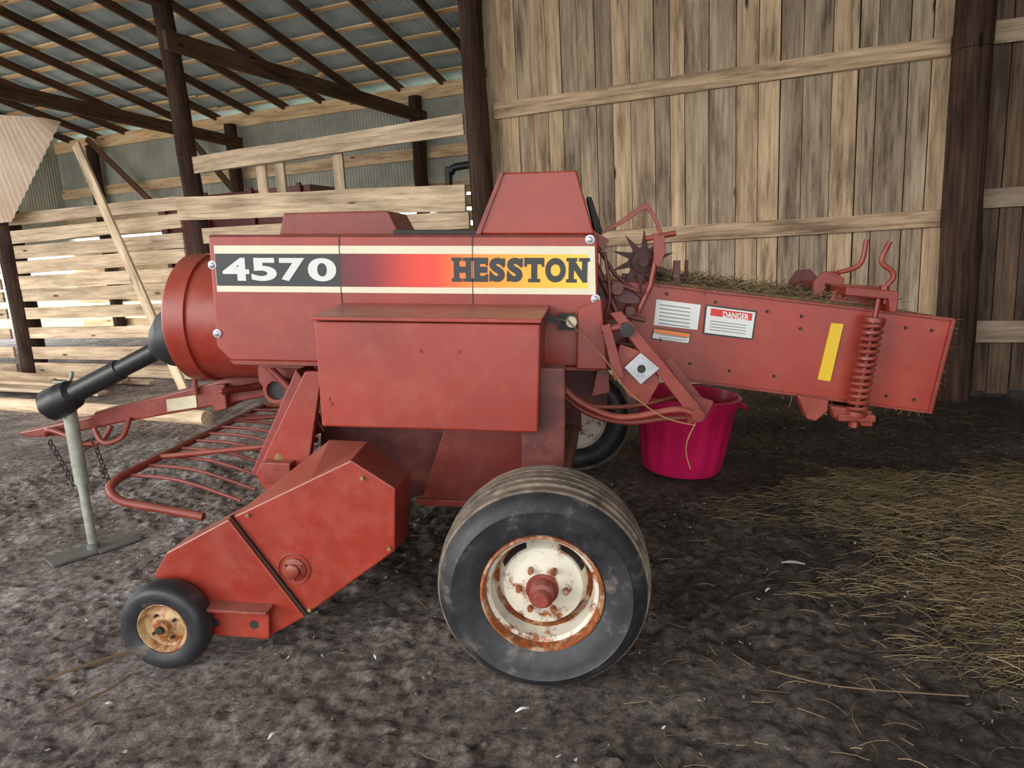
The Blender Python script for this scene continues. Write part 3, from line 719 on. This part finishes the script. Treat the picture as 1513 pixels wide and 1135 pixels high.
a=Acc(); put(a,'DANGER',.03,.755,.87,.902,.930,.9622)
for i in range(len(a.V)): 
    v=a.V[i]; a.V[i]=(v[0],v[1],v[2]-.115*(v[0]-.80))
a.make('danger_text',WHITEV,HB)
a=Acc()
for i in range(6):
    z=.965-.017*i; a.prism([(.47,z-.001),(.47+.14,z-.018),(.47+.14,z-.023),(.47,z-.006)],.9655,.9662)
for i in range(4):
    z=.892-.013*i; a.prism([(.70,z),(.70+.16,z-.018),(.86,z-.022),(.70,z-.004)],.9637,.9642)
for i in range(3):
    z=.838-.012*i; a.prism([(.47,z-.012),(.60,z-.026),(.60,z-.029),(.47,z-.015)],.9635,.964)
a.make('decal_print',GREYV,HB)
decal('warning_border',[(.445,.868-.012),(.62,.835),(.612,.782),(.437,.803)],BLACKV)
decal('warning_header',[(.45,.851),(.614,.830),(.612,.812),(.448,.833)],ORV,.9645)
decal('warning_body',[(.448,.831),(.612,.810),(.608,.787),(.443,.808)],WHITEV,.9645)
a=Acc()
for x,z in((.50,1.01),(.72,.975),(.95,.935),(1.1,.915),(1.55,.87),(1.66,.86),(.8,.66),(1.0,.64),(.62,.69),(1.5,.56),(1.62,.545),(.48,.80),(1.1,.86)):
    a.lathe([(0,.962),(.006,.962),(.008,.97)],x,z,8)
a.make('chamber_rivets',DARK,HB)
# hay in chamber
a=Acc()
for i in range(3600):
    x=rnd(.45,1.50); y=rnd(.99,1.58); zt=1.055-.11*(x-.42)+.0
    strand(a,x,y,zt+rnd(-.01,.035),rnd(.03,.1),rnd(0,6.28),rnd(-.2,.7),.0011)
for i in range(600):
    x=rnd(.7,1.70); y=rnd(.97,1.55); zb=.615-.113*(x-.59)
    strand(a,x,y,zb+.005,rnd(.02,.08),rnd(0,6.28),rnd(-1.3,-.1),.0008)
for i in range(500):
    z=rnd(.5,.9); x=1.695+(z-.49)*.12; strand(a,x,rnd(.98,1.58),z,rnd(.02,.07),rnd(-.8,.8),rnd(-.8,.5),.0008)
a.make('hay_in_chamber',HAY,HB)
prism('hay_mass',[(.42,1.075),(1.45,.96),(1.45,.93),(.42,1.04)],.985,1.585,simple('packed_hay',srgb(90,72,46),.95,0,.5,60),HB,.01)
# spring & rear tension gear
def spring(y,dx=0):
    a=Acc(); P=[];n=14*14; A0=Vector((1.388+dx,y,.90)); A1=Vector((1.352+dx,y,.50)); ax=(A1-A0).normalized(); u=Vector((0,1,0)); v=ax.cross(u)
    for i in range(n+1):
        q=2*pi*i/14; P.append(A0.lerp(A1,i/n)+(u*math.cos(q)+v*math.sin(q))*.036)
    a.tube(P,.0095,n=7)
    a.cyl(A0-ax*.13,A1+ax*.05,.011,n=10); a.cyl(A0-ax*.02,A0,.045,n=20); a.cyl(A1,A1+ax*.02,.045,n=20)
    a.cyl(A1+ax*.05,A1+ax*.075,.02,n=6)
    return a
spring(.905).make('tension_spring_near',RED2,HB,smooth=True)
spring(1.66).make('tension_spring_far',RED2,HB,smooth=True)
bx('tension_crossbar_low',(1.27,.88,.455),(1.43,1.7,.487),RED2,HB)
prism('tension_low_bracket',[(1.10,.56),(1.24,.54),(1.24,.49),(1.19,.44),(1.15,.45)],.93,1.0,RED2,HB)
prism('tension_low_bracket_b',[(1.24,.52),(1.42,.50),(1.43,.43),(1.38,.43),(1.36,.46),(1.26,.47)],.9,.96,RED2,HB)
prism('tension_crossbar_top',[(1.25,1.055),(1.47,1.035),(1.47,.945),(1.44,.945),(1.43,1.0),(1.25,1.015)],.88,1.70,RED2,HB)
prism('tension_top_plate',[(1.24,1.02),(1.30,1.06),(1.46,1.045),(1.50,.96),(1.38,.94),(1.22,.96)],1.0,1.03,RED2,HB)
prism('lever_plate_a',[(1.17,.97),(1.165,1.06),(1.20,1.11),(1.26,1.115),(1.30,1.08),(1.29,1.0),(1.26,.98),(1.25,1.05),(1.22,1.06),(1.205,.97)],1.05,1.07,RED2,HB,.003)
prism('lever_plate_b',[(1.18,.97),(1.17,1.05),(1.205,1.105),(1.27,1.11),(1.31,1.07),(1.30,.97),(1.27,.97),(1.26,1.04),(1.23,1.05),(1.215,.97)],1.45,1.47,REDD,HB,.003)
a=Acc()
a.tube([(1.25,1.0,1.11),(1.29,1.0,1.12),(1.335,1.0,1.14),(1.352,1.0,1.18),(1.358,1.0,1.255)],.011,sm=4)
a.tube([(1.43,.92,.98),(1.435,.92,1.06),(1.455,.92,1.09),(1.445,.92,1.12),(1.405,.92,1.15),(1.40,.92,1.18),(1.425,.92,1.245)],.011,sm=4)
a.cyl((1.42,.92,1.03),(1.42,.92,1.06),.02,n=6)
a.cyl((1.27,1.0,1.0),(1.27,1.0,1.05),.014); a.make('crank_handles',RED2,HB,smooth=True)
# metering star wheel & knotter trip
a=Acc(); cx,cz=.385,1.155; n=10
pts=[]
for i in range(n):
    A=2*pi*i/n+.2; pts+=[(cx+.065*math.cos(A-.24),cz+.065*math.sin(A-.24)),(cx+.145*math.cos(A+.1),cz+.145*math.sin(A+.1)),(cx+.065*math.cos(A+.24),cz+.065*math.sin(A+.24))]
a.prism(pts,.955,.965); a.lathe([(0,.90),(.022,.90),(.022,.93),(.05,.935),(.05,1.2),(0,1.2)],cx,cz,20); a.make('star_wheel',simple('rusted_dark_steel',srgb(66,32,28),.6,.2),HB)
a=Acc(); pts=[(.19,1.27),(.29,1.32),(.385,1.385),(.41,1.36),(.435,1.31),(.45,1.25)]
up=[(.20,1.29),(.29,1.345),(.375,1.41),(.40,1.405),(.435,1.345),(.475,1.255)]
a.prism(pts+up[::-1],.90,.915); a.prism([(.15,1.30),(.23,1.25),(.21,1.20),(.14,1.26)],.9,.95)
a.tube([(.46,.9,1.255),(.44,.9,1.18),(.42,.9,1.05),(.37,.9,.93)],.013); a.tube([(.39,.9,1.255),(.52,.9,1.28)],.013)
a.prism([(.42,1.28),(.47,1.27),(.475,1.19),(.45,1.13),(.43,1.15)],.88,.9)
a.make('trip_arm',RED2,HB,bevel=.002)
a=Acc()
a.prism([(.17,1.10),(.24,1.06),(.38,1.01),(.37,.97),(.30,.97),(.19,1.02)],.90,.94); a.prism([(.30,1.10),(.42,1.09),(.46,1.05),(.42,1.03),(.30,1.05)],1.0,1.05)
a.tube([(.17,.88,1.15),(.25,.88,.98),(.34,.88,.80)],.016); a.tube([(.21,.85,1.08),(.36,.85,1.03)],.010); a.tube([(.18,.9,1.22),(.26,.9,1.10),(.38,.9,1.0)],.009)
a.tube([(.22,.86,.86),(.30,.86,.92),(.40,.86,.90)],.012); a.tube([(.24,.9,.80),(.36,.9,.78)],.014); a.prism([(.22,.90),(.30,.92),(.33,.84),(.26,.80)],.80,.83); a.lathe([(0,.84),(.03,.84),(.034,.86),(.034,.93)],.27,1.04,18); a.lathe([(0,.84),(.022,.84),(.024,.93)],.33,.94,18)
a.tube([(.21,.82,1.20),(.24,.82,1.0),(.20,.82,.86)],.008,sm=3)
a.box((.53,1.0,1.06),(.56,1.03,1.16)); a.tube([(.60,1.1,1.0),(.60,1.1,1.16)],.008)
a.make('knotter_linkage',REDD,HB,bevel=.002)
# side linkage and needles
a=Acc()
a.prism([(.235,.95),(.28,.96),(.64,.54),(.60,.50)],.62,.64); a.prism([(.20,.90),(.235,.91),(.30,.69),(.26,.67)],.6,.62)
a.prism([(.28,.82),(.40,.78),(.45,.66),(.40,.56),(.32,.60),(.26,.72)],.64,.66)
a.prism([(.47,.75),(.50,.76),(.66,.56),(.62,.53)],.68,.70)
a.tube([(.2,.62,.88),(.31,.62,.90)],.016); a.cyl((.31,.6,.89),(.31,.72,.89),.028); a.cyl((.61,.6,.53),(.61,.75,.53),.028)
a.tube([(-.01,.62,.72),(.05,.62,.63),(.15,.62,.555),(.30,.62,.51),(.52,.62,.55),(.60,.62,.53)],.015,sm=6)
a.tube([(-.01,.70,.66),(.06,.70,.57),(.17,.70,.50),(.32,.70,.47),(.48,.70,.49),(.60,.70,.50)],.013,sm=6)
a.tube([(.0,.8,.60),(.15,.8,.52),(.35,.8,.52),(.55,.8,.57)],.011,sm=5)
a.prism([(.20,.72),(.24,.72),(.25,.58),(.17,.56)],.8,.84); a.prism([(.54,.62),(.68,.58),(.65,.50),(.58,.48)],.66,.69)
a.make('needle_linkage',RED2,HB,smooth=False,bevel=.002)
prism('linkage_plate',[(.30,.725),(.365,.79),(.445,.725),(.37,.655)],.612,.622,STEEL,HB,.002)
a=Acc(); a.lathe([(0,.606),(.012,.606),(.018,.612)],.37,.722,8); a.lathe([(0,.598),(.03,.60),(.032,.62)],.305,.885,16); a.make('linkage_bolts',DARK,HB)
a=Acc(); a.lathe([(0,.68),(.022,.68),(.026,.69),(.022,.72),(.03,.74),(.02,.76)],.075,.905,16); a.make('twine_guide',CREAM,HB,smooth=True)
a=Acc(); a.tube([(.06,.68,.92),(.075,.66,.90),(.22,.6,.76),(.31,.58,.64),(.46,.58,.53),(.60,.6,.49)],.0028,n=6,sm=6); a.tube([(-.03,.6,.80),(-.02,.66,.92),(.05,.68,.91)],.0028,n=6,sm=4)
a.tube([(.60,.6,.50),(.57,.6,.42),(.57,.6,.36),(.59,.6,.30)],.0025,n=6,sm=4)
a.make('twine',TWINE,HB)
a=Acc(); a.prism([(-.03,.95),(.03,.93),(.03,.90),(-.03,.92)],.6,.62); a.prism([(.02,.94),(.09,.94),(.09,.87),(.02,.87)],.70,.72); a.make('twine_bracket',DARK,HB)
bx('rear_frame',(.0,1.0,.45),(.25,1.55,.68),REDD,HB)
prism('far_shield',[(-.6,1.25),(.2,1.25),(.2,.70),(-.6,.70)],1.75,1.8,RED2,HB)

# ---------------------------------------------------------------- jack stand
JM=Matrix.Translation((-2.52,3.85,0))
J=empty('jack_stand',JM)
a=Acc(); 
def jp(h): return (0,0,h)
a.cyl(jp(.0),jp(.55),.026,n=18); a.cyl(jp(.42),jp(.95),.037,n=18); a.lathe([(.0,.95),(.05,.95),(.05,.97),(0,.98)],.0,0,16,axis='z',cy=0)
a.cyl((.0,0,.97),(.0,0,1.01),.012); a.tube([(-.06,0,1.02),(-.02,0,1.015),(.03,0,1.02),(.055,0,1.07)],.01,sm=3)
a.cyl((0,.0,.62),(0,.14,.62),.03,n=14)
a.make('jack_tube',GALV,J,smooth=True)
a=Acc(); 
for (x0,y0,x1,y1) in((-.17,-.16,.0,.0),(.0,.0,.17,.17)):
    V=[(x0-.05,y0+.05,.0),(x0+.07,y0-.06,.0),(x1+.05,y1-.05,.0),(x1-.07,y1+.06,.0)]
    a.raw([(v[0],v[1],.004) for v in V]+[(v[0],v[1],.018) for v in V],[[3,2,1,0],[4,5,6,7],[0,1,5,4],[1,2,6,5],[2,3,7,6],[3,0,4,7]])
a.cyl((0,0,.01),(0,0,.05),.035,n=16)
a.make('jack_foot',simple('weathered_steel_plate',srgb(105,105,98),.6),J)

# ---------------------------------------------------------------- pink bucket
B=empty('muck_bucket',Matrix.Translation((1.17,4.72,.024))@Matrix.Rotation(math.radians(5),4,'Y'))
a=Acc()
prof=[(.0,0,0),(.255,0,0),(.268,.02,.3),(.285,.12,1),(.325,.42,1),(.338,.47,.3),(.342,.49,0),(.370,.495,0),(.372,.54,0),(.350,.548,0),(.335,.49,0),(.26,.03,0),(0,.03,0)]
V=[];n=112;m_=len(prof)
for i in range(n):
    A=2*pi*i/n; fl=.007*max(-1,min(1,2.2*math.cos(A*14)))
    for r,z,k in prof: V.append(((r+fl*k)*math.cos(A),(r+fl*k)*math.sin(A),z))
F=[[i*m_+j,i*m_+j+1,((i+1)%n)*m_+j+1,((i+1)%n)*m_+j] for i in range(n) for j in range(m_-1)]
a.raw(V,F)
a.make('bucket_shell',PINK,B,smooth=True)
a=Acc(); a.tube([(.35,-.05,.51),(.41,-.05,.47),(.42,0,.43),(.41,.05,.47),(.35,.05,.51)],.008,sm=4); a.make('rope_handle',PINK,B)

# ---------------------------------------------------------------- light
w=bpy.data.worlds.new('world'); SC.world=w; w.use_nodes=True; nt=w.node_tree; bg=nt.nodes['Background']
tc=N(nt,'ShaderNodeTexCoord'); sp=N(nt,'ShaderNodeSeparateXYZ'); nt.links.new(tc.outputs['Generated'],sp.inputs[0])
r=ramp(nt,[(.45,(.80,.82,.80)),(.55,(1,1,1)),(1,(.75,.88,1))]); mr=N(nt,'ShaderNodeMapRange'); nt.links.new(sp.outputs[2],mr.inputs[0]); mr.inputs[1].default_value=-1; mr.inputs[2].default_value=1
nt.links.new(mr.outputs[0],r.inputs[0]); nt.links.new(r.outputs[0],bg.inputs[0]); bg.inputs[1].default_value=3.4
sl=bpy.data.lights.new('hazy_sun','SUN'); sl.energy=1.5; sl.angle=math.radians(22); sl.color=(1,.97,.92)
so=bpy.data.objects.new('hazy_sun',sl); COL.objects.link(so); so.location=(-8,-6,6)
so.rotation_euler=Vector((.80,.52,-.28)).to_track_quat('-Z','Y').to_euler()
SC.view_settings.view_transform='Standard'; SC.view_settings.look='None'
